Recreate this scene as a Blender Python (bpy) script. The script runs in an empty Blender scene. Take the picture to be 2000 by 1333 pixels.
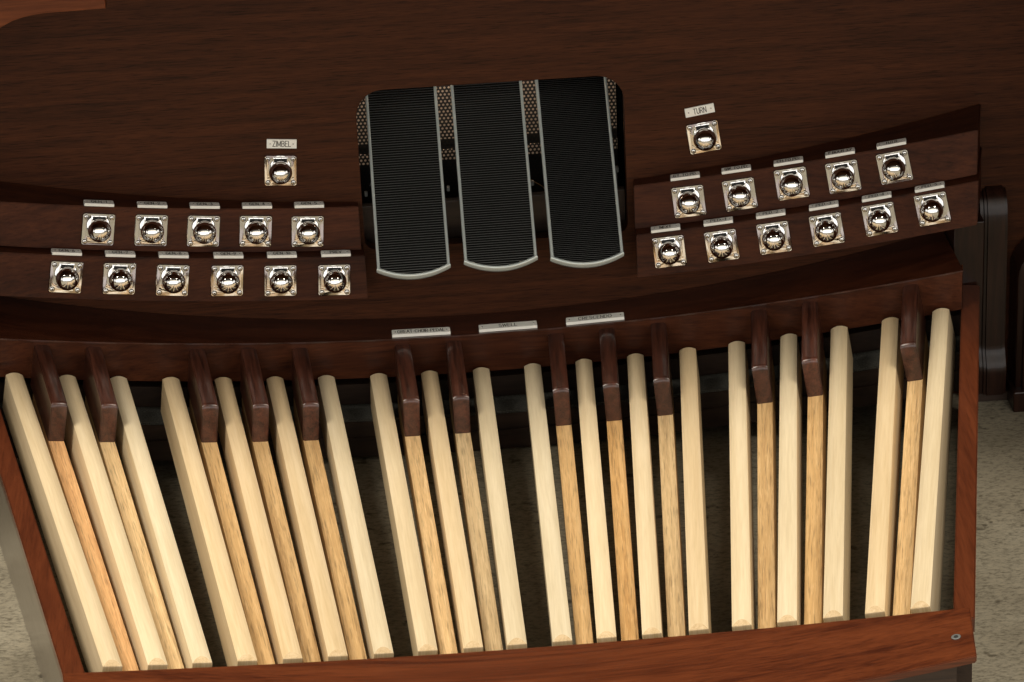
import bpy, bmesh, math, random
from mathutils import Vector, Matrix
D = bpy.data; C = bpy.context; S = C.scene; col = S.collection
pi = math.pi; rad = math.radians
random.seed(7)

# ------------------------------------------------------------------ camera
cd = D.cameras.new('camera'); cam = D.objects.new('camera', cd); col.objects.link(cam)
cam.location = (-.1352, -3.6145, 1.7862); cam.rotation_euler = (1.1362, .0426, -.0695)
cd.sensor_width = 36; cd.lens = 6200.3*36/2000; cd.clip_start = .05; cd.clip_end = 200
S.camera = cam
# ------------------------------------------------------------------ world
W = D.worlds.new('World'); S.world = W; W.use_nodes = True
nt = W.node_tree; bg = nt.nodes['Background']
bg.inputs['Color'].default_value = (1.0, .87, .70, 1); bg.inputs['Strength'].default_value = .055
# ------------------------------------------------------------------ lamps
def area(name, loc, target, sx, sy, watt, colr):
    l = D.lights.new(name, 'AREA'); l.shape = 'RECTANGLE'; l.size = sx; l.size_y = sy; l.energy = watt; l.color = colr
    o = D.objects.new(name, l); col.objects.link(o); o.location = loc
    o.rotation_euler = (Vector(target)-Vector(loc)).to_track_quat('-Z', 'Y').to_euler()
    return o
area('skylight_left', (-2.05, -1.15, 3.9), (-.1, -.3, 0), 1.9, 1.5, 205, (1, .93, .80))
area('skylight_right', (2.2, -1.35, 3.95), (.1, -.3, 0), 1.9, 1.5, 122, (1, .92, .78))
for ix in range(6):            # a tall glazed doorway behind the photographer
    for iz in range(4):
        area('window_light', (-4.3+ix*1.72, -5.2, .80+iz*1.12), (-4.3+ix*1.72, 0, .6+iz*.6), 1.60, 1.02, (10.5, 12.0, 8.0, 3.6)[iz], ((1, .96, .9), (1, .96, .9), (1, .93, .80), (1, .90, .74))[iz])
for sx in (-1, 1):             # the glazing continues round both sides
    for iz in range(2):
        area('side_window_light', (sx*5.9, -3.2, 1.15+iz*1.2), (0, -.6, .5+iz*.4), 3.4, 1.1, 13, (1, .96, .9))
# ------------------------------------------------------------------ exposure
S.view_settings.view_transform = 'Standard'; S.view_settings.look = 'None'
S.view_settings.exposure = 0; S.view_settings.gamma = 1

# ================================================================== materials
def nodes(name):
    m = D.materials.new(name); m.use_nodes = True; t = m.node_tree
    return m, t, t.nodes['Principled BSDF']
def N(t, typ, **kw):
    n = t.nodes.new(typ)
    for k, v in kw.items(): setattr(n, k, v)
    return n
def ramp(t, stops):
    r = N(t, 'ShaderNodeValToRGB'); e = r.color_ramp.elements
    while len(e) < len(stops): e.new(.5)
    for i, (p, c) in enumerate(stops): e[i].position = p; e[i].color = (c[0], c[1], c[2], 1)
    return r
def wood(name, dark, mid, light, axis='x', rough=.35, coat=.3, crough=.12, pores=.5, figure=1., fleck=0., vary=.12, warp=1., bump=.15, satv=0., spec=.5, along=1., pf=1.):
    m, t, b = nodes(name); L = t.links.new
    tc = N(t, 'ShaderNodeTexCoord'); oi = N(t, 'ShaderNodeObjectInfo')
    off = N(t, 'ShaderNodeVectorMath', operation='SCALE'); off.inputs[0].default_value = (7.3, 3.1, 5.7); L(oi.outputs['Random'], off.inputs['Scale'])
    add = N(t, 'ShaderNodeVectorMath', operation='ADD'); L(tc.outputs['Object'], add.inputs[0]); L(off.outputs[0], add.inputs[1])
    def mapped(al, ac):
        mp = N(t, 'ShaderNodeMapping'); s = [ac]*3; s['xyz'.index(axis)] = al
        mp.inputs['Scale'].default_value = s; L(add.outputs[0], mp.inputs['Vector']); return mp
    def noise(al, ac, det=3, dist=0, rgh=.55):
        n = N(t, 'ShaderNodeTexNoise'); n.inputs['Scale'].default_value = 1; n.inputs['Detail'].default_value = det
        n.inputs['Roughness'].default_value = rgh; n.inputs['Distortion'].default_value = dist
        L(mapped(al, ac).outputs[0], n.inputs['Vector']); return n
    n1 = noise(2.5*along, 48*figure, 4, .7*warp)
    n2 = noise(17*along, 260*figure, 3, .5*warp)
    n3 = noise(24*pf, 540*pf, 3)
    mix = N(t, 'ShaderNodeMath', operation='MULTIPLY_ADD'); L(n2.outputs['Fac'], mix.inputs[0]); mix.inputs[1].default_value = .45
    sc = N(t, 'ShaderNodeMath', operation='MULTIPLY'); L(n1.outputs['Fac'], sc.inputs[0]); sc.inputs[1].default_value = .62
    L(sc.outputs[0], mix.inputs[2])
    r = ramp(t, [(.36, dark), (.52, mid), (.68, light)]); L(mix.outputs[0], r.inputs['Fac'])
    pr = N(t, 'ShaderNodeMapRange'); L(n3.outputs['Fac'], pr.inputs['Value'])
    pr.inputs['From Min'].default_value = .30; pr.inputs['From Max'].default_value = .48
    pr.inputs['To Min'].default_value = 1-pores; pr.inputs['To Max'].default_value = 1
    mul = N(t, 'ShaderNodeMix', data_type='RGBA', blend_type='MULTIPLY'); mul.inputs['Factor'].default_value = 1
    L(r.outputs['Color'], mul.inputs['A']); L(pr.outputs['Result'], mul.inputs['B'])
    out = mul.outputs['Result']
    if fleck:
        n4 = noise(30, 620, 3, 1.0)
        fr = N(t, 'ShaderNodeMapRange'); L(n4.outputs['Fac'], fr.inputs['Value'])
        fr.inputs['From Min'].default_value = .52; fr.inputs['From Max'].default_value = .66
        fr.inputs['To Min'].default_value = 0; fr.inputs['To Max'].default_value = fleck
        fm = N(t, 'ShaderNodeMix', data_type='RGBA'); L(fr.outputs['Result'], fm.inputs['Factor']); L(out, fm.inputs['A'])
        fm.inputs['B'].default_value = (min(1, light[0]*1.25), min(1, light[1]*1.3), min(1, light[2]*1.4), 1); out = fm.outputs['Result']
    hs = N(t, 'ShaderNodeHueSaturation'); L(out, hs.inputs['Color'])
    vr = N(t, 'ShaderNodeMapRange'); L(oi.outputs['Random'], vr.inputs['Value'])
    vr.inputs['To Min'].default_value = 1-vary; vr.inputs['To Max'].default_value = 1+vary; L(vr.outputs['Result'], hs.inputs['Value'])
    if satv:
        ml = N(t, 'ShaderNodeMath', operation='MULTIPLY'); L(oi.outputs['Random'], ml.inputs[0]); ml.inputs[1].default_value = 37.77
        fr2 = N(t, 'ShaderNodeMath', operation='FRACT'); L(ml.outputs[0], fr2.inputs[0])
        v2 = N(t, 'ShaderNodeMapRange'); L(fr2.outputs[0], v2.inputs['Value']); v2.inputs['To Min'].default_value = 1-satv; v2.inputs['To Max'].default_value = 1+satv
        L(v2.outputs['Result'], hs.inputs['Saturation'])
        v3 = N(t, 'ShaderNodeMapRange'); L(fr2.outputs[0], v3.inputs['Value']); v3.inputs['To Min'].default_value = .5+.008; v3.inputs['To Max'].default_value = .5-.006
        L(v3.outputs['Result'], hs.inputs['Hue'])
    L(hs.outputs[0], b.inputs['Base Color'])
    b.inputs['Specular IOR Level'].default_value = spec; b.inputs['Roughness'].default_value = rough; b.inputs['Coat Weight'].default_value = coat; b.inputs['Coat Roughness'].default_value = crough
    bp = N(t, 'ShaderNodeBump'); bp.inputs['Strength'].default_value = bump; bp.inputs['Distance'].default_value = .0004
    L(n3.outputs['Fac'], bp.inputs['Height']); L(bp.outputs[0], b.inputs['Normal'])
    return m
def plain(name, c, rough=.5, metal=0., coat=0., bump=0., scale=400, tint=.15, spec=.5):
    m, t, b = nodes(name); L = t.links.new
    tc = N(t, 'ShaderNodeTexCoord'); n = N(t, 'ShaderNodeTexNoise'); n.inputs['Scale'].default_value = scale; n.inputs['Detail'].default_value = 4
    L(tc.outputs['Object'], n.inputs['Vector'])
    r = ramp(t, [(.3, [x*(1-tint) for x in c]), (.7, [min(1, x*(1+tint)) for x in c])]); L(n.outputs['Fac'], r.inputs['Fac']); L(r.outputs['Color'], b.inputs['Base Color'])
    b.inputs['Specular IOR Level'].default_value = spec; b.inputs['Roughness'].default_value = rough; b.inputs['Metallic'].default_value = metal; b.inputs['Coat Weight'].default_value = coat
    if bump:
        bp = N(t, 'ShaderNodeBump'); bp.inputs['Strength'].default_value = bump; bp.inputs['Distance'].default_value = .0005
        L(n.outputs['Fac'], bp.inputs['Height']); L(bp.outputs[0], b.inputs['Normal'])
    return m
M = {}
M['walnut'] = wood('dark_walnut', (.030, .0094, .0035), (.050, .0152, .0054), (.070, .0212, .0075), 'x', .5, .0, .10, pores=.6, figure=2.6, vary=.03, spec=.14, along=2.0, warp=.6, pf=1.6)
M['shelf'] = wood('red_walnut_shelf', (.024, .0066, .0032), (.044, .0120, .0054), (.066, .0185, .0084), 'x', .26, .35, .10, pores=.35, vary=.03)
M['tier'] = wood('walnut_ledge_face', (.024, .0066, .0029), (.050, .0138, .0056), (.076, .022, .0085), 'x', .45, .12, .22, pores=.35, figure=.9, vary=.06, spec=.12)
M['rail'] = wood('cherry_red_walnut_rail', (.048, .0105, .0040), (.098, .0235, .0075), (.138, .035, .011), 'x', .32, .25, .15, pores=.3, figure=1.15, vary=.03, warp=.1, along=.22)
M['siderail'] = wood('cherry_red_walnut_side', (.060, .0145, .0055), (.085, .021, .0075), (.110, .028, .010), 'y', .30, .4, .10, pores=.25, vary=.06)
M['side_sheen'] = wood('side_board_sheen', (.12, .095, .07), (.16, .13, .095), (.19, .155, .12), 'y', .30, .5, .2, pores=.2, vary=0)  # pale colour paints the bright reflection on the glossy brown left board
M['bracket'] = wood('cherry_red_bracket', (.060, .015, .005), (.115, .030, .009), (.17, .046, .014), 'x', .45, .0, .15, pores=.3, figure=1.2, vary=.02, warp=.4, spec=.2)
M['cap'] = wood('rosewood_cap', (.014, .0042, .0028), (.046, .0145, .0085), (.085, .027, .0155), 'y', .30, .3, .14, pores=.35, figure=2.2, vary=.22)
M['maple'] = wood('maple', (.61, .47, .285), (.67, .53, .335), (.73, .59, .39), 'y', .34, .28, .16, pores=.06, figure=1.8, vary=.07, warp=.4, bump=.03, satv=.15)
M['oak'] = wood('oak', (.41, .255, .118), (.55, .365, .178), (.66, .46, .24), 'y', .45, .10, .3, pores=.45, figure=2.4, fleck=.38, vary=.12, bump=.2, satv=.14, along=.7)
M['endgrain'] = wood('maple_end_grain', (.47, .33, .17), (.56, .41, .235), (.64, .49, .30), 'z', .38, .15, .2, pores=.15, figure=3., vary=.05)
M['redoak'] = wood('red_oak', (.40, .20, .08), (.56, .31, .135), (.67, .40, .18), 'y', .45, .10, .3, pores=.42, figure=2.2, fleck=.45, vary=.02, bump=.2)
M['beam'] = wood('dark_stained_beam', (.018, .009, .006), (.035, .019, .012), (.05, .027, .018), 'x', .5, .1, .3, pores=.3, vary=.05)
M['mould'] = wood('dark_polished_moulding', (.010, .0038, .0025), (.020, .0075, .0045), (.032, .012, .007), 'z', .28, .22, .14, pores=.2, vary=.05, spec=.2)
M['chrome'] = plain('polished_chrome', (.88, .87, .855), .04, 1., tint=.01, scale=60)
M['chrome_plate'] = plain('polished_chrome_plate', (.70, .69, .68), .05, 1., tint=.02, scale=60)
M['screw'] = plain('nickel_screw', (.62, .61, .59), .16, 1., tint=.05, scale=900)
M['slot'] = plain('recess_shade', (.02, .02, .02), .6)  # black colour stands in for the shade down inside recesses
M['alu'] = plain('satin_aluminium', (.62, .69, .68), .36, .35, tint=.06, scale=900)
M['body'] = plain('grey_shoe_casting', (.16, .165, .16), .5, .3, tint=.1)
M['rubber'] = plain('black_rubber', (.0045, .0045, .0042), .6, spec=.10, tint=.2, scale=300)
M['rubber2'] = plain('black_fine_rubber', (.0015, .0015, .0017), .65, spec=.07, tint=.2, scale=300)
M['ivory'] = plain('ivory_engraving_plate', (.90, .90, .85), .35, coat=.1, tint=.03, scale=80)
M['ink'] = plain('black_engraving', (.02, .02, .018), .5)
M['black'] = plain('black_enamelled_steel', (.012, .011, .011), .4)
M['tan'] = plain('tan_fibreboard', (.55, .43, .33), .8, tint=.15, scale=30)
M['felt'] = plain('grey_felt', (.065, .064, .056), .95, bump=1., scale=700, tint=.7)
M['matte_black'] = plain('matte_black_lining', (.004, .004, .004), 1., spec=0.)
M['wire'] = plain('grey_wire', (.35, .36, .35), .35)
# concrete
m, t, b = nodes('stained_concrete'); L = t.links.new
tc = N(t, 'ShaderNodeTexCoord')
def nz(scale, det, rg=.6, vec=None, dist=0):
    n = N(t, 'ShaderNodeTexNoise'); n.inputs['Scale'].default_value = scale; n.inputs['Detail'].default_value = det
    n.inputs['Roughness'].default_value = rg; n.inputs['Distortion'].default_value = dist
    L(vec or tc.outputs['Object'], n.inputs['Vector']); return n
a = nz(3.5, 6); r1 = ramp(t, [(.32, (.185, .158, .110)), (.5, (.285, .250, .182)), (.68, (.37, .335, .255))]); L(a.outputs['Fac'], r1.inputs['Fac'])
mp = N(t, 'ShaderNodeMapping'); mp.inputs['Rotation'].default_value = (0, 0, .5); mp.inputs['Scale'].default_value = (130, 260, 130); L(tc.outputs['Object'], mp.inputs['Vector'])
f = nz(1, 5, .7, mp.outputs[0]); r2 = ramp(t, [(.34, (.35, .33, .28)), (.52, (1, 1, 1)), (.72, (1.25, 1.22, 1.15))]); L(f.outputs['Fac'], r2.inputs['Fac'])
mm = N(t, 'ShaderNodeMix', data_type='RGBA', blend_type='MULTIPLY'); mm.inputs['Factor'].default_value = .8; L(r1.outputs['Color'], mm.inputs['A']); L(r2.outputs['Color'], mm.inputs['B'])
g = nz(55, 3, .5); r3 = ramp(t, [(.27, (.25, .22, .18)), (.36, (1, 1, 1))]); L(g.outputs['Fac'], r3.inputs['Fac'])
m2 = N(t, 'ShaderNodeMix', data_type='RGBA', blend_type='MULTIPLY'); m2.inputs['Factor'].default_value = .8; L(mm.outputs['Result'], m2.inputs['A']); L(r3.outputs['Color'], m2.inputs['B'])
L(m2.outputs['Result'], b.inputs['Base Color']); b.inputs['Roughness'].default_value = .75
bp = N(t, 'ShaderNodeBump'); bp.inputs['Strength'].default_value = .6; bp.inputs['Distance'].default_value = .0012; L(f.outputs['Fac'], bp.inputs['Height']); L(bp.outputs[0], b.inputs['Normal'])
M['concrete'] = m

# ================================================================== helpers
def tag(o, label=None, cat=None, group=None, kind=None):
    if label: o['label'] = label
    if cat: o['category'] = cat
    if group: o['group'] = group
    if kind: o['kind'] = kind
    return o
def empty(name, mat=None):
    o = D.objects.new(name, None); o.empty_display_size = .02; col.objects.link(o)
    if mat is not None: o.matrix_world = mat
    return o
def obj(name, bm, mat, parent=None, smooth=False, loc=None):
    if isinstance(bm, bmesh.types.BMesh):
        me = D.meshes.new(name); bm.to_mesh(me); bm.free()
    else: me = bm
    if mat is not None and not me.materials: me.materials.append(mat)
    if smooth:
        me.polygons.foreach_set('use_smooth', [True]*len(me.polygons))
        if smooth != True: me.set_sharp_from_angle(angle=rad(smooth))
    o = D.objects.new(name, me); col.objects.link(o); o.parent = parent
    if loc is not None: o.location = loc
    return o
def box(bm, x0, x1, y0, y1, z0, z1, bev=0.):
    v = [bm.verts.new((x, y, z)) for x in (x0, x1) for y in (y0, y1) for z in (z0, z1)]
    fs = [bm.faces.new([v[i] for i in q]) for q in ((0, 1, 3, 2), (4, 6, 7, 5), (0, 4, 5, 1), (2, 3, 7, 6), (0, 2, 6, 4), (1, 5, 7, 3))]
    if bev:
        es = list({e for f in fs for e in f.edges}); bmesh.ops.bevel(bm, geom=es, offset=bev, segments=2, affect='EDGES', profile=.5)
    return bm
def prism(prof, x0, x1, axis='x', bev=0., segs=2):
    """closed profile of (a,b) pairs swept along an axis; x: (y,z) profile, y: (x,z) profile"""
    bm = bmesh.new()
    P = (lambda s, a, b: (s, a, b)) if axis == 'x' else ((lambda s, a, b: (a, s, b)) if axis == 'y' else (lambda s, a, b: (a, b, s)))
    A = [bm.verts.new(P(x0, a, b)) for a, b in prof]; B = [bm.verts.new(P(x1, a, b)) for a, b in prof]
    bm.faces.new(A); bm.faces.new(B[::-1]); n = len(prof)
    for i in range(n): bm.faces.new((A[i], B[i], B[(i+1) % n], A[(i+1) % n]))
    bmesh.ops.recalc_face_normals(bm, faces=bm.faces)
    if bev: bmesh.ops.bevel(bm, geom=list(bm.edges), offset=bev, segments=segs, affect='EDGES', profile=.5)
    return bm
def grid_solid(rows, closed=True):
    """rows: list of closed loops (same length) -> skinned solid with end caps"""
    bm = bmesh.new(); V = [[bm.verts.new(p) for p in r] for r in rows]; n = len(rows[0])
    for a, b in zip(V[:-1], V[1:]):
        for i in range(n): bm.faces.new((a[i], b[i], b[(i+1) % n], a[(i+1) % n]))
    bm.faces.new(V[0]); bm.faces.new(V[-1][::-1])
    bmesh.ops.recalc_face_normals(bm, faces=bm.faces)
    return bm
def lathe(prof, n=48):
    bm = bmesh.new(); V = []
    for r, z in prof:
        V.append([bm.verts.new((0, 0, z))] if r < 1e-7 else [bm.verts.new((r*math.cos(2*pi*k/n), r*math.sin(2*pi*k/n), z)) for k in range(n)])
    for a, b in zip(V[:-1], V[1:]):
        for k in range(n):
            q = [a[k % len(a)], a[(k+1) % n] if len(a) > 1 else None, b[(k+1) % n] if len(b) > 1 else None, b[k % len(b)]]
            q = [x for x in q if x is not None]
            if len(set(q)) > 2: bm.faces.new(q)
    bmesh.ops.recalc_face_normals(bm, faces=bm.faces)
    return bm
YC = -2.59; RC = 5.19                # centre of the fan of pedals; the console rises outwards by x*x/RC
def arcp(R, phi, z):                 # phi in degrees, z on the centre line
    p = rad(phi); x = R*math.sin(p); return Vector((x, YC+R*math.cos(p), z+x*x/RC))
def arc_strip(prof, phi0, phi1, n=60, bev=0.):
    """profile [(R, z)] swept round the pedal arc between two angles, rising outwards"""
    rows = [[arcp(R, phi0+(phi1-phi0)*i/n, z) for R, z in prof] for i in range(n+1)]
    bm = grid_solid(rows)
    if bev:
        bm.normal_update()
        es = [e for e in bm.edges if len(e.link_faces) == 2 and e.calc_face_angle(0) > rad(40)]
        bmesh.ops.bevel(bm, geom=es, offset=bev, segments=2, affect='EDGES', profile=.5)
    return bm
def frame(o, x, y, z):
    m = Matrix(((x.x, y.x, z.x, o.x), (x.y, y.y, z.y, o.y), (x.z, y.z, z.z, o.z), (0, 0, 0, 1))); return m

# ================================================================== floor
bm = bmesh.new(); box(bm, -4, 4, -6, 3, -.16, -.12)
tag(obj('floor', bm, M['concrete']), 'stained greenish grey concrete floor', kind='structure')

# ================================================================== organ console
con = empty('organ_console', Matrix.Translation((0, .225, -.12)))
tag(con, 'dark walnut organ console with kneeboard, stepped piston ledges and opening for three shoes', 'organ console')
cT = Matrix.Translation((0, -.225, .12))
def cpart(name, bm, mat, smooth=False, parent=None):
    if isinstance(bm, bmesh.types.BMesh): bmesh.ops.transform(bm, matrix=cT, verts=bm.verts)
    return obj(name, bm, mat, parent or con, smooth)
# kneeboard with rounded opening
def rrect(x0, x1, z0, z1, rt, rb, n=8):
    p = []
    for cx, cz, r, a0 in ((x1-rt, z1-rt, rt, 0), (x0+rt, z1-rt, rt, 90), (x0+rb, z0+rb, rb, 180), (x1-rb, z0+rb, rb, 270)):
        for k in range(n+1):
            a = rad(a0+90*k/n); p.append((cx+r*math.cos(a), cz+r*math.sin(a)))
    return p
hole = rrect(-.1312, .2157, .1495, .371, .036, .014)
bm = bmesh.new()
outer = [(.86, -.12), (.86, 1.0), (-.86, 1.0), (-.86, -.12)]
def loops_face(bm, outer, hole, y0, y1):
    # wall of thickness y0..y1 with a hole: radial fan strips
    cx = sum(p[0] for p in hole)/len(hole); cz = sum(p[1] for p in hole)/len(hole)
    def hit(p):
        dx, dz = p[0]-cx, p[1]-cz; t = 1e9
        if dx > 1e-9: t = min(t, (.86-cx)/dx)
        if dx < -1e-9: t = min(t, (-.86-cx)/dx)
        if dz > 1e-9: t = min(t, (1.0-cz)/dz)
        if dz < -1e-9: t = min(t, (-.12-cz)/dz)
        return (cx+dx*t, cz+dz*t)
    O = [hit(p) for p in hole]
    def corner(a, b):
        if abs(a[0]-b[0]) > 1e-6 and abs(a[1]-b[1]) > 1e-6:
            x = max(a[0], b[0]) if abs(max(a[0], b[0])-.86) < 1e-6 else min(a[0], b[0])
            z = max(a[1], b[1]) if abs(max(a[1], b[1])-1.0) < 1e-6 else min(a[1], b[1])
            return (x, z)
    n = len(hole)
    for y, flip in ((y0, 1), (y1, 0)):
        H = [bm.verts.new((p[0], y, p[1])) for p in hole]; Q = [bm.verts.new((p[0], y, p[1])) for p in O]
        for i in range(n):
            j = (i+1) % n; c = corner(O[i], O[j]); q = [H[i], Q[i]]
            if c: q.append(bm.verts.new((c[0], y, c[1])))
            q += [Q[j], H[j]]; bm.faces.new(q if flip else q[::-1])
        if y == y0: H0 = H
    for i in range(n): bm.faces.new((H0[i], H0[(i+1) % n], H[(i+1) % n], H[i]))
    bmesh.ops.recalc_face_normals(bm, faces=bm.faces)
loops_face(bm, outer, hole, .225, .245)
cpart('kneeboard', bm, M['walnut'])
# toe shelf (saddle shaped) and its fascia
def shelf_rows(x0, x1, zt, zb, n=64):
    rows = []
    for i in range(n+1):
        x = x0+(x1-x0)*i/n; yf = YC+math.sqrt(2.750**2-x*x); k = x*x/RC
        rows.append([(x, yf, zt+k), (x, .2245, zt+k), (x, .2245, zb+k), (x, yf, zb+k)])
    return rows
bm = grid_solid(shelf_rows(-.70, .6345, .047, .0448)); bm.normal_update()
bmesh.ops.bevel(bm, geom=[e for e in bm.edges if e.calc_face_angle(0) > rad(60)], offset=.0006, segments=2, affect='EDGES')
cpart('toe_shelf', bm, M['shelf'], 35)
cpart('shelf_fascia', arc_strip([(2.7515, .0447), (2.772, .0447), (2.772, -.008), (2.7515, -.008)], -14.8, 13.31), M['tier'], 35)
# piston ledges: two tiers each side
def ledge(phi0, phi1, Rt, zt, Rb, zb, Rback):
    n = 50; rows = []
    for i in range(n+1):
        ph = phi0+(phi1-phi0)*i/n
        a = arcp(Rt, ph, zt); b_ = arcp(Rb, ph, zb); tp = math.tan(rad(ph))
        yb = .2240
        c = arcp(Rt, ph, zt); c.y = yb if Rback is None else arcp(Rback, ph, zt).y
        d = arcp(Rb, ph, zb); d.y = c.y
        c.x = (c.y-YC)*tp; d.x = (d.y-YC)*tp; rows.append([a, c, d, b_])
    bm = grid_solid(rows); bm.normal_update()
    bmesh.ops.bevel(bm, geom=[e for e in bm.edges if e.calc_face_angle(0) > rad(50)], offset=.0009, segments=2, affect='EDGES')
    return bm
for ph in ((-15.6, -2.79), (4.56, 13.62)):
    cpart('piston_ledge', ledge(*ph, 2.800, .2155, 2.794, .1568, None), M['tier'], 35)
    ph2 = (ph[0], ph[1]+.06) if ph[0] < 0 else (ph[0]+.02, ph[1]+.05)
    cpart('piston_ledge', ledge(*ph2, 2.776, .1561, 2.770, .0977, None), M['tier'], 35)
# box behind the opening
bm = bmesh.new(); box(bm, -.20, .24, .262, .274, -.05, .196, .001); cpart('inner_board', bm, M['beam'])
bm = bmesh.new(); box(bm, -.1335, -.1325, .2455, .349, .0, .42)
cpart('well_side', bm, M['black'])
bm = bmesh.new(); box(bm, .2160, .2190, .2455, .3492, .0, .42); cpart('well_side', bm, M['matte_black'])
bm = bmesh.new(); box(bm, -.2, .26, .2455, .349, .420, .424); cpart('well_top', bm, M['black'])
# perforated steel sheet: a mesh of hexagonal cells with holes
bm = bmesh.new(); p = .00555; rh = .00165
vd = {}
def vtx(x, z):
    k = (round(x*1e6), round(z*1e6))
    if k not in vd: vd[k] = bm.verts.new((x, .350, z))
    return vd[k]
nz_ = 0; z = .13; row = 0
while z < .40:
    x = -.145+(p/2 if row % 2 else 0)
    while x < .2165:
        O = [vtx(x+p/math.sqrt(3)*math.cos(rad(60*k+30)), z+p/math.sqrt(3)*math.sin(rad(60*k+30))) for k in range(6)]
        I = [bm.verts.new((x+rh*math.cos(rad(60*k+30)), .350, z+rh*math.sin(rad(60*k+30)))) for k in range(6)]
        for k in range(6): bm.faces.new((O[k], O[(k+1) % 6], I[(k+1) % 6], I[k]))
        x += p
    z += p*math.sqrt(3)/2; row += 1
tag(cpart('perforated_sheet', bm, M['black']), 'black perforated steel sheet behind the shoes', kind='stuff')
bm = bmesh.new(); box(bm, -.22, .2225, .385, .395, .236, .52); cpart('rear_panel', bm, M['tan'])
bm = bmesh.new(); box(bm, -.22, .2225, .3838, .3848, .206, .221); cpart('rear_batten', bm, M['tan'])
bm = bmesh.new(); box(bm, -.22, .55, .40, .41, -.1, .60); cpart('rear_backing', bm, M['beam'])
# wires and connector inside the well
def tube(pts, r, n=8):
    rows = []
    for i, q in enumerate(pts):
        q = Vector(q); d = (Vector(pts[min(i+1, len(pts)-1)])-Vector(pts[max(i-1, 0)])).normalized()
        u = d.cross(Vector((0, 0, 1)) if abs(d.z) < .9 else Vector((1, 0, 0))).normalized(); v = d.cross(u)
        rows.append([q+(u*math.cos(2*pi*k/n)+v*math.sin(2*pi*k/n))*r for k in range(n)])
    return grid_solid(rows)
cpart('wire', tube([(-.119+.010*math.sin(k/10*1.2), .31, .205+.028*k/10) for k in range(11)], .0007), M['wire'], True)
cpart('wire', tube([(.10+.015*math.sin(k/12*5), .33, .16+.045*k/12) for k in range(13)], .0006), M['redoak'], True)
bm = bmesh.new(); box(bm, .2065, .2125, .300, .308, .205, .212, .001); cpart('connector', bm, M['wire'])
cpart('wire', tube([(.2095, .304-.004*math.sin(k/6), .205-.03*k/10) for k in range(11)], .0007), M['wire'], True)
for xx in (-.018, .002, .094, -.127):
    bm = bmesh.new(); box(bm, xx, xx+.004, .285, .292, .20, .206, .0008); cpart('connector', bm, M['wire'])
# right end: cheek and scroll leg
bm = prism([(.1585, .05), (.1585, .160), (.2235, .160), (.2235, .05)], .6360, .6765, bev=.0012)
cpart('cheek_block', bm, M['mould'])
def leg_prof(dy, dz):
    p = [(.2245, -.107)]
    p += [(.186+dy, -.107), (.186+dy, -.078)]
    for k in range(9): a = k/8; p.append((.186+dy+.012*(.5-.5*math.cos(pi*a)), -.074+dz*0+.036*a))
    p += [(.198+dy, .120)]
    for k in range(1, 10): a = rad(90*k/9); p.append((.2245-(.0265-dy)*math.cos(a), .130+.052*math.sin(a)-dz))
    return p
leg = None
bm = prism(leg_prof(0, 0), .690, .7125, bev=.0); cpart('scroll_leg', bm, M['mould'], 35)
lg = con.children[-1]
for x0, x1, dy in ((.686, .6898, .003), (.681, .6858, .0065), (.7127, .7165, .003)):
    cpart('leg_bead', prism(leg_prof(dy, dy), x0, x1), M['mould'], 35)
bm = bmesh.new(); box(bm, .6785, .6805, .190, .224, -.107, -.068, .0005); box(bm, .6700, .6784, .193, .2240, -.0685, -.038, .0015); box(bm, .6700, .6784, .193, .2240, -.1065, -.0695, .0015)
cpart('leg_block', bm, M['mould'])
bm = bmesh.new(); box(bm, .664, .722, .195, .2245, -.12, -.1075); cpart('leg_pad', bm, M['beam'])
# key desk overhead (above the frame) and its curved bracket, upper left
bm = bmesh.new(); box(bm, -.90, .90, -.17, .2245, .66, .70, .002); cpart('key_desk', bm, M['walnut'])
for sx in (-1, 1):
    bm = bmesh.new(); box(bm, min(sx*.862, sx*.90), max(sx*.862, sx*.90), -.10, .2445, -.12, .659, .002); cpart('console_side', bm, M['walnut'])  # unseen console sides, added to shade the ends of the toe shelf
bp_ = [(-.411, .80), (-.411, .614)]
for k in range(7): bp_.append((-.411-.012*k, .6135-.0002*k))
for k in range(1, 13): bp_.append((-.483-.012*k, .6118-.0125*(1-math.cos(pi*min(1, k/9)))-.003*max(0, k-3)*.6))
bp_.append((-.80, bp_[-1][1]-.02)); bp_.append((-.80, .80))
bm = prism(bp_, -.105, -.080, 'y', bev=.0012); cpart('desk_bracket', bm, M['bracket'])

# ================================================================== neighbouring dark case at the right edge
cs = empty('side_case', Matrix.Translation((.78, .2, -.12)))
tag(cs, 'dark moulded wooden case cut off by the right edge beside the scroll leg', 'cabinet')
pf = [(0, 0), (.0, .19)]
for k in range(1, 9): a = rad(90*k/8); pf.append((.06-.06*math.cos(a), .19+.05*math.sin(a)))
pf += [(.20, .24), (.20, 0)]
bm = bmesh.new()
bm = prism([(x-.055, z) for x, z in pf], -.03, .02, 'y', bev=.002); obj('end_panel', bm, M['mould'], cs, 35)
bm = prism([(x-.047, z-.008) for x, z in pf], -.038, -.0305, 'y', bev=.002); obj('raised_moulding', bm, M['mould'], cs, 35)
bm = bmesh.new(); box(bm, -.06, .16, -.045, .02, 0, .03, .002); obj('base_moulding', bm, M['mould'], cs)

# ================================================================== pedalboard frame
fr = empty('pedalboard_frame', Matrix.Translation((0, -.7, -.12)))
tag(fr, 'red brown walnut frame round the pedals, curved heel rail in front', 'pedalboard frame')
fT = Matrix.Translation((0, .7, .12))
def fpart(name, bm, mat, smooth=False, parent=None):
    bmesh.ops.transform(bm, matrix=fT, verts=bm.verts); return obj(name, bm, mat, parent or fr, smooth)
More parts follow.
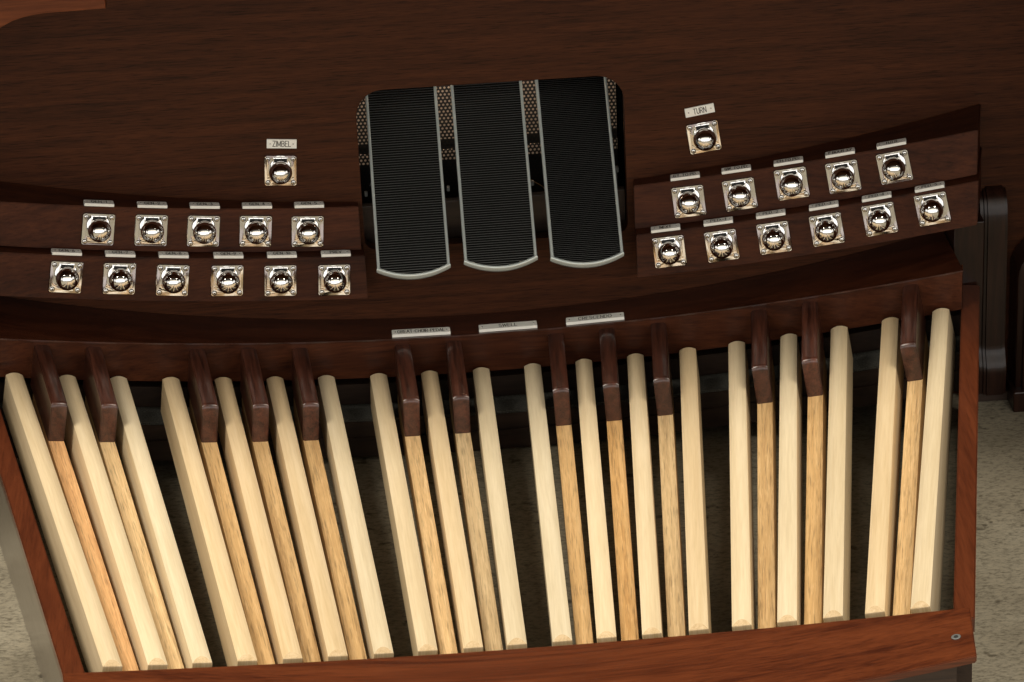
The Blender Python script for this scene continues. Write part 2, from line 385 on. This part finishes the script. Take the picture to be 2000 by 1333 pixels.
# heel rail
rows = []; n = 64
for i in range(n+1):
    t_ = i/n; xb = -.4865+(.9825)*t_
    yb = YC+math.sqrt(2.005**2-xb*xb); yf = -.747; s = .5*(2.59+yf)/(2.59+yb)+.5; xf = xb*(1-(1-s)*1.0) if abs(xb) > .3 else xb*(1-(1-s)*(abs(xb)/.3))
    zb = .0065+xb*xb/RC; zf = .0075+xf*xf/RC
    rows.append([(xb, yb, zb), (xb, yb, zb-.018), (xf, yf, zf-.009), (xf, yf, zf)])
bm = grid_solid(rows); bm.normal_update()
bmesh.ops.bevel(bm, geom=[e for e in bm.edges if e.calc_face_angle(0) > rad(50)], offset=.0012, segments=2, affect='EDGES')
hr = fpart('heel_rail', bm, M['rail'], 40)
rows = []
for i in range(33):
    x = -.455+.918*i/32; k = x*x/RC; rows.append([(x, -.743, -.0025+k), (x, -.715, -.0125+k), (x, -.715, -.12), (x, -.733, -.12), (x, -.733, -.022+k), (x, -.743, -.022+k)])
fpart('heel_board', grid_solid(rows), M['beam'])
# side rails
def side(a, b_, wdt, z0, z1, mt, sgn, name='side_rail', drop=.0):
    a = Vector(a); b_ = Vector(b_); d = (b_-a).normalized(); nrm = Vector((d.y, -d.x, 0))*(-sgn)   # inward
    rows = []
    for P, zt in ((a, z0), (b_, z1)):
        o = P; i_ = P+nrm*wdt
        rows.append([(o.x, o.y, zt), (i_.x, i_.y, zt), (i_.x, i_.y, -.12 if drop == 0 else zt-drop), (o.x, o.y, -.12 if drop == 0 else zt-drop)])
    bm = grid_solid(rows)
    bmesh.ops.bevel(bm, geom=list(bm.edges), offset=.0015, segments=2, affect='EDGES'); return bm
fpart('side_rail', side((.5045, -.635, 0), (.6705, .153, 0), .0235, .0325, .0725, None, 1, drop=.020), M['siderail'], 40)
fpart('side_rail', side((-.4855, -.635, 0), (-.6585, .150, 0), .0235, .0325, .0725, None, -1, drop=.020), M['siderail'], 40)
fpart('side_board', side((.5025, -.635, 0), (.6685, .150, 0), .020, .0122, .0522, None, 1), M['beam'], 40)
fpart('side_board', side((-.4835, -.635, 0), (-.6565, .147, 0), .020, .0122, .0522, None, -1), M['side_sheen'], 40)
# cross beam under the toes with grey felt
fpart('cross_beam', arc_strip([(2.740, -.067), (2.80, -.067), (2.80, -.118), (2.740, -.118), (2.740, -.0905), (2.7425, -.0895), (2.7425, -.0875), (2.740, -.0865)], -13.4, 13.4), M['beam'], 30)
fpart('felt_strip', arc_strip([(2.741, -.0625), (2.786, -.0625), (2.786, -.0665), (2.741, -.0665)], -13.3, 13.3), M['felt'], 30)
fpart('toe_beam', arc_strip([(2.790, -.035), (2.81, -.035), (2.81, -.0665), (2.790, -.0665)], -13.3, 13.3), M['beam'], 30)

# ================================================================== pedals
PH = 1.4047; D0 = .14
RT, RH = 2.740, 2.0244
lat = [(1.7, 1.0), (1.1, 0.2), (-1.2, -0.9), (-1.4, -1.2), (-1.4, -1.1), (-1.2, -0.8), (-1.6, 0.2), (-0.1, -0.6), (-0.6, 0.3), (0.3, -0.6), (0.8, 0.2), (1.1, -0.3), (1.9, 0.5), (3.5, 2.7), (0.5, 0.7), (1.3, 1.0), (-0.4, 1.8), (-1.6, -2.1), (-4.0, -2.2)]
def pfr(idx, Ra, Rb, la=0., lb=0., dz=0.):
    """frame of a pedal: origin near the heel (Ra), Y towards the toe (Rb)"""
    k = idx-9+D0; a = rad(k*PH)
    out = []
    for R_, l in ((Ra, la), (Rb, lb)):
        x = R_*math.sin(a); t_ = math.asin(x/2.5936); z_ = 2.5936*(1-math.cos(t_))
        s = Vector((math.cos(a)*math.cos(t_), -math.sin(a)*math.cos(t_), math.sin(t_)))
        out.append((Vector((x, YC+R_*math.cos(a), z_))+s*l, s))
    (A, s0), (B, s1) = out
    Y = (B-A).normalized(); X = (s0+s1); X = (X-Y*X.dot(Y)).normalized(); Z = X.cross(Y)
    return frame(A+Z*dz, X, Y, Z), (B-A).length
def natural_mesh(Ln, w=.0220, crown=.0036, depth=.046):
    prof = [(-w/2, -depth), (-w/2, -.0006)]
    nn = 12
    for k in range(nn+1):
        u = -1+2*k/nn; prof.append((u*w/2*(.985 if abs(u) == 1 else 1), crown*(1-u*u)))
    prof += [(w/2, -.0006), (w/2, -depth)]
    bm = bmesh.new(); A = [bm.verts.new((x, 0, z)) for x, z in prof]; B = [bm.verts.new((x, Ln, z)) for x, z in prof]; m_ = len(prof)
    bm.faces.new(A); bm.faces.new(B[::-1])
    for i in range(m_): bm.faces.new((A[i], B[i], B[(i+1) % m_], A[(i+1) % m_]))
    bmesh.ops.recalc_face_normals(bm, faces=bm.faces)
    r_ = bmesh.ops.bisect_plane(bm, geom=list(bm.verts)+list(bm.edges)+list(bm.faces), plane_co=(0, 0, -.0001), plane_no=Vector((0, -crown*1.15, .0105)).normalized(), clear_outer=True)
    bmesh.ops.holes_fill(bm, edges=[e for e in bm.edges if e.is_boundary]); bm.normal_update()
    es = [e for e in bm.edges if len(e.link_faces) == 2 and e.calc_face_angle(0) > rad(14) and (e.verts[0].co.y < .02 and e.verts[1].co.y < .02)]
    bmesh.ops.bevel(bm, geom=es, offset=.0004, segments=1, affect='EDGES')
    return bm
order = ['first', 'second', 'third', 'fourth', 'fifth', 'sixth', 'seventh', 'eighth', 'ninth', 'tenth', 'eleventh', 'twelfth', 'thirteenth', 'fourteenth', 'fifteenth', 'sixteenth', 'seventeenth', 'eighteenth', 'last']
sharp_pos = [.5, 1.5, 3.5, 4.5, 5.5, 7.5, 8.5, 10.5, 11.5, 12.5, 14.5, 15.5, 17.5]
def nlabel(i):
    L_, R_ = (i-.5) in sharp_pos, (i+.5) in sharp_pos
    if i == 0: return 'leftmost pale maple natural pedal, next to the left side rail of the frame'
    if i == 18: return 'rightmost pale maple natural pedal, next to the right side rail of the frame'
    w_ = 'between two dark capped pedals' if L_ and R_ else ('right of a wide gap' if R_ else 'left of a wide gap')
    return '%s pale maple natural pedal from the left, %s' % (order[i], w_)
G1 = 'pale maple natural pedals'
for i in range(19):
    la, lb = lat[i][1]/1000, lat[i][0]/1000
    mt, Ln = pfr(i, RH, RT, la, lb)
    o = obj('natural_pedal', natural_mesh(Ln), M['maple'], None, 20); o.matrix_world = mt
    o.data.materials.append(M['endgrain'])
    for pg in o.data.polygons:
        if pg.center.y < .02 and pg.normal.y < -.2: pg.material_index = 1
    tag(o, nlabel(i), 'organ pedal', G1)
def cap_mesh(Lc, w=.0202):
    # side outline (y, z): front face leans back slightly, rounded brow, gentle rise towards the console
    p = [(0, 0), (.0015, .0455)]
    for k in range(1, 7):
        a = rad(90*k/6); p.append((.0015+.006*(1-math.cos(a)), .0455+.0068*math.sin(a)))
    p += [(Lc, .0575), (Lc, 0)]
    rows = []
    nx = 8
    for k in range(nx+1):
        u = -1+2*k/nx; x = u*w/2
        rows.append([(x, y, z-(.0016*abs(u)**3 if z > .01 else 0)) for y, z in p])
    bm = grid_solid(rows); bm.normal_update()
    es = [e for e in bm.edges if e.calc_face_angle(0) > rad(60) and not (e.verts[0].co.z < .01 and e.verts[1].co.z < .01)]
    bmesh.ops.bevel(bm, geom=es, offset=.0013, segments=2, affect='EDGES')
    return bm
slab = ['reddish oak pedal with dark rosewood cap, leftmost of the thirteen capped pedals',
 'greyish oak pedal with dark cap, second capped pedal from the left edge',
 'left one of the second cluster of three dark capped oak pedals',
 'middle one of the left cluster of three dark capped oak pedals',
 'right one of the left cluster of three dark capped oak pedals',
 'dark capped oak pedal below the GREAT-CHOIR-PEDAL name plate',
 'browner oak pedal with dark cap, between the GREAT-CHOIR-PEDAL and SWELL name plates',
 'dark capped oak pedal below the CRESCENDO plate, left of its cluster of three',
 'middle dark capped oak pedal of the cluster of three right of centre',
 'palest rippled oak pedal with dark cap, right one of the cluster right of centre',
 'dark capped oak pedal, left one of the pair towards the right end',
 'dark capped oak pedal, right one of the pair towards the right end',
 'single dark capped oak pedal just before the rightmost maple pedal']
cache = None
for j, sp in enumerate(sharp_pos):
    i0, i1 = int(sp-.5), int(sp+.5)
    lh = (lat[i0][1]+lat[i1][1])/2000; lt_ = (lat[i0][0]+lat[i1][0])/2000
    mt, Ln = pfr(sp, 1.992, 2.76, lh, lt_, -.019)
    e = empty('sharp_pedal', mt); tag(e, slab[j], 'organ pedal', 'oak pedals with dark raised caps')
    bm = bmesh.new(); box(bm, -.0098, .0098, 0, Ln-.03, -.030, 0, .0005); obj('lever', bm, M['redoak'] if j == 0 else M['oak'], e)
    if cache is None: cache = cap_mesh(.160)
    if isinstance(cache, bmesh.types.BMesh):
        o = obj('cap', cache, M['cap'], e, 30); cache = o.data
    else: o = obj('cap', cache, None, e)
    o.location = (0, 2.595-1.992, .0002)

# ================================================================== text
def arc_pts(cx, cy, rx, ry, a0, a1, n=8):
    return [(cx+rx*math.cos(rad(a0+(a1-a0)*k/n)), cy+ry*math.sin(rad(a0+(a1-a0)*k/n))) for k in range(n+1)]
GL = {   # engraved single-line capitals: width, strokes in a unit-high box
 'A': (.74, [[(0, 0), (.37, 1), (.74, 0)], [(.14, .34), (.60, .34)]]), 'B': (.62, [[(0, 0), (0, 1), (.36, 1)]+arc_pts(.36, .76, .22, .24, 90, -90)+[(0, .52)], [(.36, .52)]+arc_pts(.36, .26, .26, .26, 90, -90)+[(0, 0)]]),
 'C': (.70, [arc_pts(.37, .5, .37, .5, 45, 315, 14)]), 'D': (.66, [[(0, 0), (0, 1), (.26, 1)]+arc_pts(.26, .5, .40, .5, 90, -90, 10)+[(0, 0)]]),
 'E': (.56, [[(.56, 1), (0, 1), (0, 0), (.56, 0)], [(0, .52), (.48, .52)]]), 'G': (.74, [arc_pts(.37, .5, .37, .5, 45, 360, 14)+[(.42, .5)]]),
 'H': (.64, [[(0, 0), (0, 1)], [(.64, 0), (.64, 1)], [(0, .52), (.64, .52)]]), 'I': (.0, [[(0, 0), (0, 1)]]), 'L': (.52, [[(0, 1), (0, 0), (.52, 0)]]),
 'M': (.84, [[(0, 0), (0, 1), (.42, .12), (.84, 1), (.84, 0)]]), 'N': (.66, [[(0, 0), (0, 1), (.66, 0), (.66, 1)]]), 'O': (.78, [arc_pts(.39, .5, .39, .5, 0, 360, 18)]),
 'P': (.60, [[(0, 0), (0, 1), (.32, 1)]+arc_pts(.32, .74, .28, .26, 90, -90)+[(0, .48)]]), 'R': (.62, [[(0, 0), (0, 1), (.32, 1)]+arc_pts(.32, .74, .28, .26, 90, -90)+[(0, .48)], [(.30, .48), (.62, 0)]]),
 'S': (.60, [arc_pts(.31, .75, .27, .25, 30, 270, 9)+arc_pts(.30, .25, .29, .25, 90, -150, 9)]), 'T': (.64, [[(0, 1), (.64, 1)], [(.32, 1), (.32, 0)]]),
 'U': (.64, [[(0, 1), (0, .3)]+arc_pts(.32, .3, .32, .3, 180, 360, 9)+[(.64, 1)]]), 'V': (.72, [[(0, 1), (.36, 0), (.72, 1)]]), 'W': (.98, [[(0, 1), (.24, 0), (.49, .95), (.74, 0), (.98, 1)]]),
 'X': (.68, [[(0, 0), (.68, 1)], [(0, 1), (.68, 0)]]), 'Z': (.62, [[(0, 1), (.62, 1), (0, 0), (.62, 0)]]), '.': (.04, [[(0, 0), (.04, 0)]]), '-': (.32, [[(0, .46), (.32, .46)]]), "'": (.02, [[(.02, 1), (0, .72)]]),
 '0': (.58, [arc_pts(.29, .5, .29, .5, 0, 360, 16)]), '1': (.12, [[(0, .82), (.12, 1), (.12, 0)]]), '2': (.56, [arc_pts(.28, .72, .28, .28, 165, -40, 9)+[(0, 0), (.56, 0)]]),
 '3': (.54, [arc_pts(.26, .75, .24, .25, 150, -90, 9)+arc_pts(.26, .26, .28, .26, 90, -150, 9)]), '4': (.60, [[(.60, .28), (0, .28), (.42, 1), (.42, 0)]]),
 '5': (.56, [[(.50, 1), (.08, 1), (.03, .55)]+arc_pts(.27, .32, .28, .32, 125, -145, 10)]), '6': (.56, [[(.44, 1), (.06, .50)], arc_pts(.28, .30, .28, .30, 0, 360, 14)]),
 '7': (.54, [[(0, 1), (.54, 1), (.18, 0)]]), '8': (.56, [arc_pts(.28, .76, .23, .24, 0, 360, 12), arc_pts(.28, .26, .28, .26, 0, 360, 12)]), '9': (.56, [[(.12, 0), (.50, .50)], arc_pts(.28, .70, .28, .30, 0, 360, 14)])}
def text_mesh(s, height, width=None, sw=.00085):
    adv = .26; x = 0; lines = []
    for c in s:
        if c == ' ': x += .34; continue
        w_, st = GL[c]
        for l in st: lines.append([(x+a, b_) for a, b_ in l])
        x += w_+adv
    x -= adv; sx = (width or x*height)/x; bm = bmesh.new(); k_ = 0
    for l in lines:
        P_ = [Vector(((a-x/2)*sx, (b_-.5)*height, 0)) for a, b_ in l]
        for a, b_ in zip(P_[:-1], P_[1:]):
            d = (b_-a)
            if d.length < 1e-7: continue
            d.normalize(); nn = Vector((-d.y, d.x, 0))*sw/2; e_ = d*sw*.45; z_ = Vector((0, 0, (k_ % 7)*1.2e-5)); k_ += 1
            bm.faces.new([bm.verts.new(q+z_) for q in (a-e_-nn, b_+e_-nn, b_+e_+nn, a-e_+nn)])
    me = D.meshes.new('lettering'); bm.to_mesh(me); bm.free(); me.materials.append(M['ink'])
    return me
sc_mesh = {}
def plate_screw(r):
    if r not in sc_mesh:
        o = lathe([(0, .0007), (r*.6, .0006), (r, .0001), (r, 0)], 16); me = D.meshes.new('pin'); o.to_mesh(me); o.free(); me.materials.append(M['screw']); sc_mesh[r] = me
    return sc_mesh[r]
def name_plate(text, mat, w, h, th, tw, thh, label, group, topw=None):
    e = empty('name_plate', mat); tag(e, label, 'name plate', group)
    bm = bmesh.new(); box(bm, -w/2, w/2, 0, h, 0, th)
    c = [ed for ed in bm.edges if abs(ed.verts[0].co.z-ed.verts[1].co.z) > th*.5]
    back = [ed for ed in c if ed.verts[0].co.y > h*.5]
    if topw: bmesh.ops.bevel(bm, geom=back, offset=.0016, segments=3, affect='EDGES', profile=.5)
    bm.normal_update()
    bmesh.ops.bevel(bm, geom=[ed for ed in bm.edges if ed.calc_face_angle(0) > rad(60)], offset=.0003, segments=1, affect='EDGES')
    obj('plaque', bm, M['ivory'], e)
    obj('lettering', text_mesh(text, thh, tw), None, e, loc=(0, h*.52, th+.00012))
    for s in (-1, 1):
        obj('pin', plate_screw(.0010), None, e, True, loc=(s*(w/2-.0045), h*.5, th))
    return e
def tangent(phi, R):
    a, b_ = arcp(R, phi-.01, 0), arcp(R, phi+.01, 0); return (b_-a).normalized()

# ================================================================== toe pistons
def rsq(h, r, z, n=5):
    p = []
    for sx, sy, a0 in ((1, 1, 0), (-1, 1, 90), (-1, -1, 180), (1, -1, 270)):
        for k in range(n+1):
            a = rad(a0+90*k/n); p.append((sx*(h-r)+r*math.cos(a), sy*(h-r)+r*math.sin(a), z))
    return p
def plate_bm():
    H = .0211
    L_ = [rsq(H, .003, 0), rsq(H, .003, .0022), rsq(H-.0007, .0026, .0030), rsq(.0178, .006, .0031)]
    # raised collar: square-to-round blend
    for hh, r, z in ((.0158, .010, .0032), (.0146, .0120, .0036), (.0130, .0122, .0048), (.0118, .0114, .0056)):
        L_.append(rsq(hh, r, z))
    bm = bmesh.new(); V = [[bm.verts.new(p) for p in l] for l in L_]; n_ = len(V[0])
    for a, b_ in zip(V[:-1], V[1:]):
        for k in range(n_): bm.faces.new((a[k], a[(k+1) % n_], b_[(k+1) % n_], b_[k]))
    bm.faces.new(V[-1])
    bmesh.ops.recalc_face_normals(bm, faces=bm.faces); return bm
def hood_bm():
    # squared bridge above the ball, between the two upper screws
    bm = bmesh.new(); box(bm, -.0098, .0098, .0070, .0188, .0028, .0054, .0010); return bm
def inset_bm():
    bm = bmesh.new(); box(bm, -.0084, .0084, .0118, .0176, .0050, .0056, .0002); return bm  # flat black panel painting the shaded inside of the bridge's recess
def ball_bm():
    R_ = .0152; zc = .0142; pr = [(.0088, .0030), (.0088, .0060)]
    for k in range(0, 21):
        a = rad(-42+132*k/20); pr.append((R_*math.cos(a), zc+R_*math.sin(a)))
    pr[-1] = (0, zc+R_)
    bm = lathe(pr, 56); bmesh.ops.translate(bm, verts=bm.verts, vec=(0, .0016, 0)); return bm
def screw_bm():
    return lathe([(.0034, 0), (.0034, .0008), (.0030, .0016), (.0020, .0021), (0, .0023)], 20)
def cross_bm():
    bm = bmesh.new(); box(bm, -.0016, .0016, -.0003, .0003, 0, .0003); box(bm, -.0003, .0003, -.0016, .0016, .00001, .00031); return bm
proto = None
def piston(mat, label, rot=0.):
    global proto
    mat = mat @ Matrix.Rotation(rad(random.uniform(-.9, .9)), 4, 'Z') @ Matrix.Rotation(rad(random.uniform(-.8, .8)), 4, 'X') @ Matrix.Rotation(rad(random.uniform(-.8, .8)), 4, 'Y')
    e = empty('toe_piston', mat); tag(e, label, 'toe piston', 'chrome toe pistons')
    if proto is None:
        rc = obj('inset_shade', inset_bm(), M['slot'], e); a = obj('mounting_plate', plate_bm(), M['chrome_plate'], e, 28); h_ = obj('bridge', hood_bm(), M['chrome'], e, 40)
        bl = obj('button', ball_bm(), M['chrome'], e, True); s0 = obj('screw', screw_bm(), M['screw'], e, True); c0 = obj('recess', cross_bm(), M['slot'], s0)
        proto = (a.data, h_.data, bl.data, s0.data, c0.data, rc.data)
        D.objects.remove(c0); D.objects.remove(s0)
    else:
        obj('mounting_plate', proto[0], None, e); obj('bridge', proto[1], None, e); obj('inset_shade', proto[5], None, e); obj('button', proto[2], None, e)
    for sx in (-1, 1):
        for sy in (-1, 1):
            s = obj('screw', proto[3], None, e, loc=(sx*.0163, sy*.0163, .0030)); s.rotation_euler = (0, 0, random.uniform(0, pi))
            obj('recess', proto[4], None, s, loc=(0, 0, .00215))
    return e
def face_frame(phi, Rt, zt, Rb, zb, m, lift=.0):
    T = arcp(Rt, phi, zt); B = arcp(Rb, phi, zb); P = B+(T-B)*m
    X = tangent(phi, (Rt+Rb)/2); U = (T-B).normalized(); Z = X.cross(U).normalized(); Y = Z.cross(X)
    # sides hang half way between square-to-ledge and plumb
    return frame(P+Z*lift, X, Y, Z)
U = [('GEN.-1', -9.69, .49), ('GEN.-2', -8.31, .5), ('GEN.-3', -6.94, .5), ('GEN.-4', -5.565, .5), ('GEN.-5', -4.19, .475), ('GT. TO PD.', 6.017, .5), ('SW. TO PD.', 7.376, .5), ('CH.TO PD.', 8.756, .57), ("C.BOUR 32'", 10.116, .53), ('TUTTI', 11.461, .54)]
Lw = [('GEN.-6', -10.705, .51), ('GEN.-7', -9.312, .515), ('GEN.-8', -7.911, .5), ('GEN.-9', -6.464, .5), ('GEN.-10', -5.043, .487), ('PREV', -3.6, .475), ('NEXT', 5.46, .54), ('PED.-1', 6.875, .52), ('PED.-2', 8.279, .53), ('PED.-3', 9.69, .53), ('PED.-4', 11.092, .56), ('PED.-5', 12.485, .575)]
wid = {5: .0165, 6: .0175, 7: .0195, 4: .014}
for lst, Rt, zt, Rb, zb, tier in ((U, 2.800, .2155, 2.794, .1568, 'upper'), (Lw, 2.776, .1561, 2.770, .0977, 'lower')):
    nn_ = len(lst)//2
    for k_, (s, ph, m_) in enumerate(lst):
        wh = '%s on the %s %s ledge' % (order[k_ % nn_], 'left' if ph < 0 else 'right', tier)
        if k_ % nn_ == nn_-1: wh = wh.replace(order[k_ % nn_], 'rightmost')
        piston(face_frame(ph, Rt, zt, Rb, zb, m_), 'chrome toe piston, %s' % wh)
        pl_ = ph+(.10 if ph < 0 else -.08)
        P = arcp(Rt-.0006, pl_, zt); X = tangent(pl_, Rt); Rr = Vector((math.sin(rad(pl_)), math.cos(rad(pl_)), 0)); Z = X.cross(Rr).normalized(); Y = Z.cross(X)
        tw = min(.030, .0032*len(s)) if len(s) > 7 else {'GEN': .0195, 'PED': .0195}.get(s[:3], .0145)
        if s == 'GEN.-10': tw = .0215
        name_plate(s, frame(P+Z*.0001, X, Y, Z), .0382, .0130, .0040, tw, .0076, 'small ivory name plate reading %s, %s' % (s, wh), 'ivory name plates above the pistons', True)
# the two pistons on the kneeboard
def wall_frame(x, z, rot):
    c, s = math.cos(rad(rot)), math.sin(rad(rot)); X = Vector((c, 0, s)); Y = Vector((-s, 0, c)); return frame(Vector((x, .2249, z)), X, Y, X.cross(Y))
piston(wall_frame(-.2335, .2700, -3.8), 'chrome toe piston set alone on the kneeboard under the ZIMBEL plate')
piston(wall_frame(.3180, .2780, 7.2), 'chrome toe piston set alone on the kneeboard under the TURN plate')
for s, x, z, rt, tw in (('ZIMBEL', -.2294, .3065, -4.5, .0228), ('TURN', .3133, .3151, 8.5, .0165)):
    m4 = wall_frame(x, z, rt) @ Matrix.Translation((0, -.0062, 0))
    name_plate(s, m4, .0385, .0124, .0022, tw, .0074, 'flat ivory name plate on the kneeboard reading %s' % s, 'ivory name plates above the pistons')
for s, ph, tw in (('GREAT-CHOIR-PEDAL', -1.36, .0615), ('SWELL', 1.013, .0235), ('CRESCENDO', 3.395, .0435)):
    P = arcp(2.7545, ph, .0472); X = tangent(ph, 2.755); Rr = Vector((math.sin(rad(ph)), math.cos(rad(ph)), 0)); Z = X.cross(Rr).normalized(); Y = Z.cross(X)
    name_plate(s, frame(P, X, Y, Z), .0766, .0155, .0042, tw, .0086, 'long ivory name plate on the toe shelf reading %s' % s, 'long ivory name plates on the toe shelf', True)

# ================================================================== expression shoes
def shoe(xc, label, pitch, mat, zoff=0., roll=0.):
    hw = .0472; sag = .012; Ls = .31; ang = 46.2
    o = Vector((xc, .137, .1455+zoff))
    X = Vector((math.cos(rad(roll)), 0, math.sin(rad(roll)))); Y = Vector((0, math.cos(rad(ang)), math.sin(rad(ang)))); Z = X.cross(Y).normalized(); Y = Z.cross(X)
    e = empty('expression_shoe', frame(o, X, Y, Z)); tag(e, label, 'expression pedal', 'swell shoes in the kneeboard opening')
    # body slab with curved front
    def outline(h, y0, s_, n=20):
        p = [(-h, Ls)]
        for k in range(n+1):
            u = -1+2*k/n; p.append((u*h, y0+s_*u*u))
        return p+[(h, Ls)]
    bm = prism(outline(hw-.001, .0010, sag), -.0150, -.0015, 'z'); obj('shoe_body', bm, M['body'], e, 30)
    # ribbed rubber tread
    bm = bmesh.new(); hi = hw-.0039; y = .0035; rows = []
    def wx(y):
        if y >= .0035+sag: return hi
        return hi*math.sqrt(max(0, (y-.0035))/sag)
    nrib = int((Ls-.01)/pitch)
    prev = None
    for k in range(nrib):
        for f_, z_ in ((.0, -.0022), (.25, .0004), (.6, .0004), (.82, -.0022)):
            yy = .0036+(k+f_)*pitch; w_ = wx(yy)
            if w_ < .001: w_ = .001
            a = bm.verts.new((-w_, yy, z_)); b2 = bm.verts.new((w_, yy, z_))
            if prev: bm.faces.new((prev[0], prev[1], b2, a))
            prev = (a, b2)
    obj('tread', bm, mat, e)
    # aluminium rim: rounded bar down both sides and round the front
    def rim(path, w0, w1, name):
        rows = []
        for i, q in enumerate(path):
            q = Vector(q); d = (Vector(path[min(i+1, len(path)-1)])-Vector(path[max(i-1, 0)])).normalized(); nn = Vector((-d.y, d.x, 0))
            pr = [(-w1/2, -.0085), (-w1/2, .0004), (-w1*.3, .0016), (0, .0020), (w1*.3, .0016), (w1/2, .0004), (w1/2, -.0085)]
            rows.append([q+nn*a+Vector((0, 0, b_)) for a, b_ in pr])
        obj(name, grid_solid(rows), M['alu'], e, 40)
    for s in (-1, 1): rim([(s*(hw-.0020), sag+.0008, 0), (s*(hw-.0020), Ls, 0)], 0, .0038, 'side_rim')
    rim([((-1+2*k/24)*(hw-.0002), .0016+sag*(-1+2*k/24)**2, .0004) for k in range(25)], 0, .0042, 'front_rim')
    return e
shoe(-.0705, 'left expression shoe with coarse ribbed black tread and silver rim', .00345, M['rubber'], 0)
shoe(.0425, 'middle expression shoe with ribbed black tread and silver rim', .0033, M['rubber'], .003)
shoe(.1545, 'right expression shoe with the finest and blackest tread', .0027, M['rubber2'], .0)

# lamp added behind the perforated sheet to brighten the tan panel
area('rear_panel_fill', (.0, .368, .50), (.0, .385, .25), .38, .01, 3.6, (1, .85, .70))

# screws in the heel rail
for x, y in ((.470, -.702),):
    k = x*x/RC
    s = obj('screw', lathe([(.0052, 0), (.0052, .0003), (.0042, .0005), (.0028, .0002), (0, .0002)], 28), M['body'], hr, True); s.location = Vector((x, y, .0078+k))-Vector((0, -.7, -.12)); s.rotation_euler = (0, -2*x/RC, 0)
    r_ = obj('hex_recess', lathe([(.0026, 0), (.0026, .0003), (0, .0003)], 6), M['slot'], s); r_.location = (0, 0, .0004)
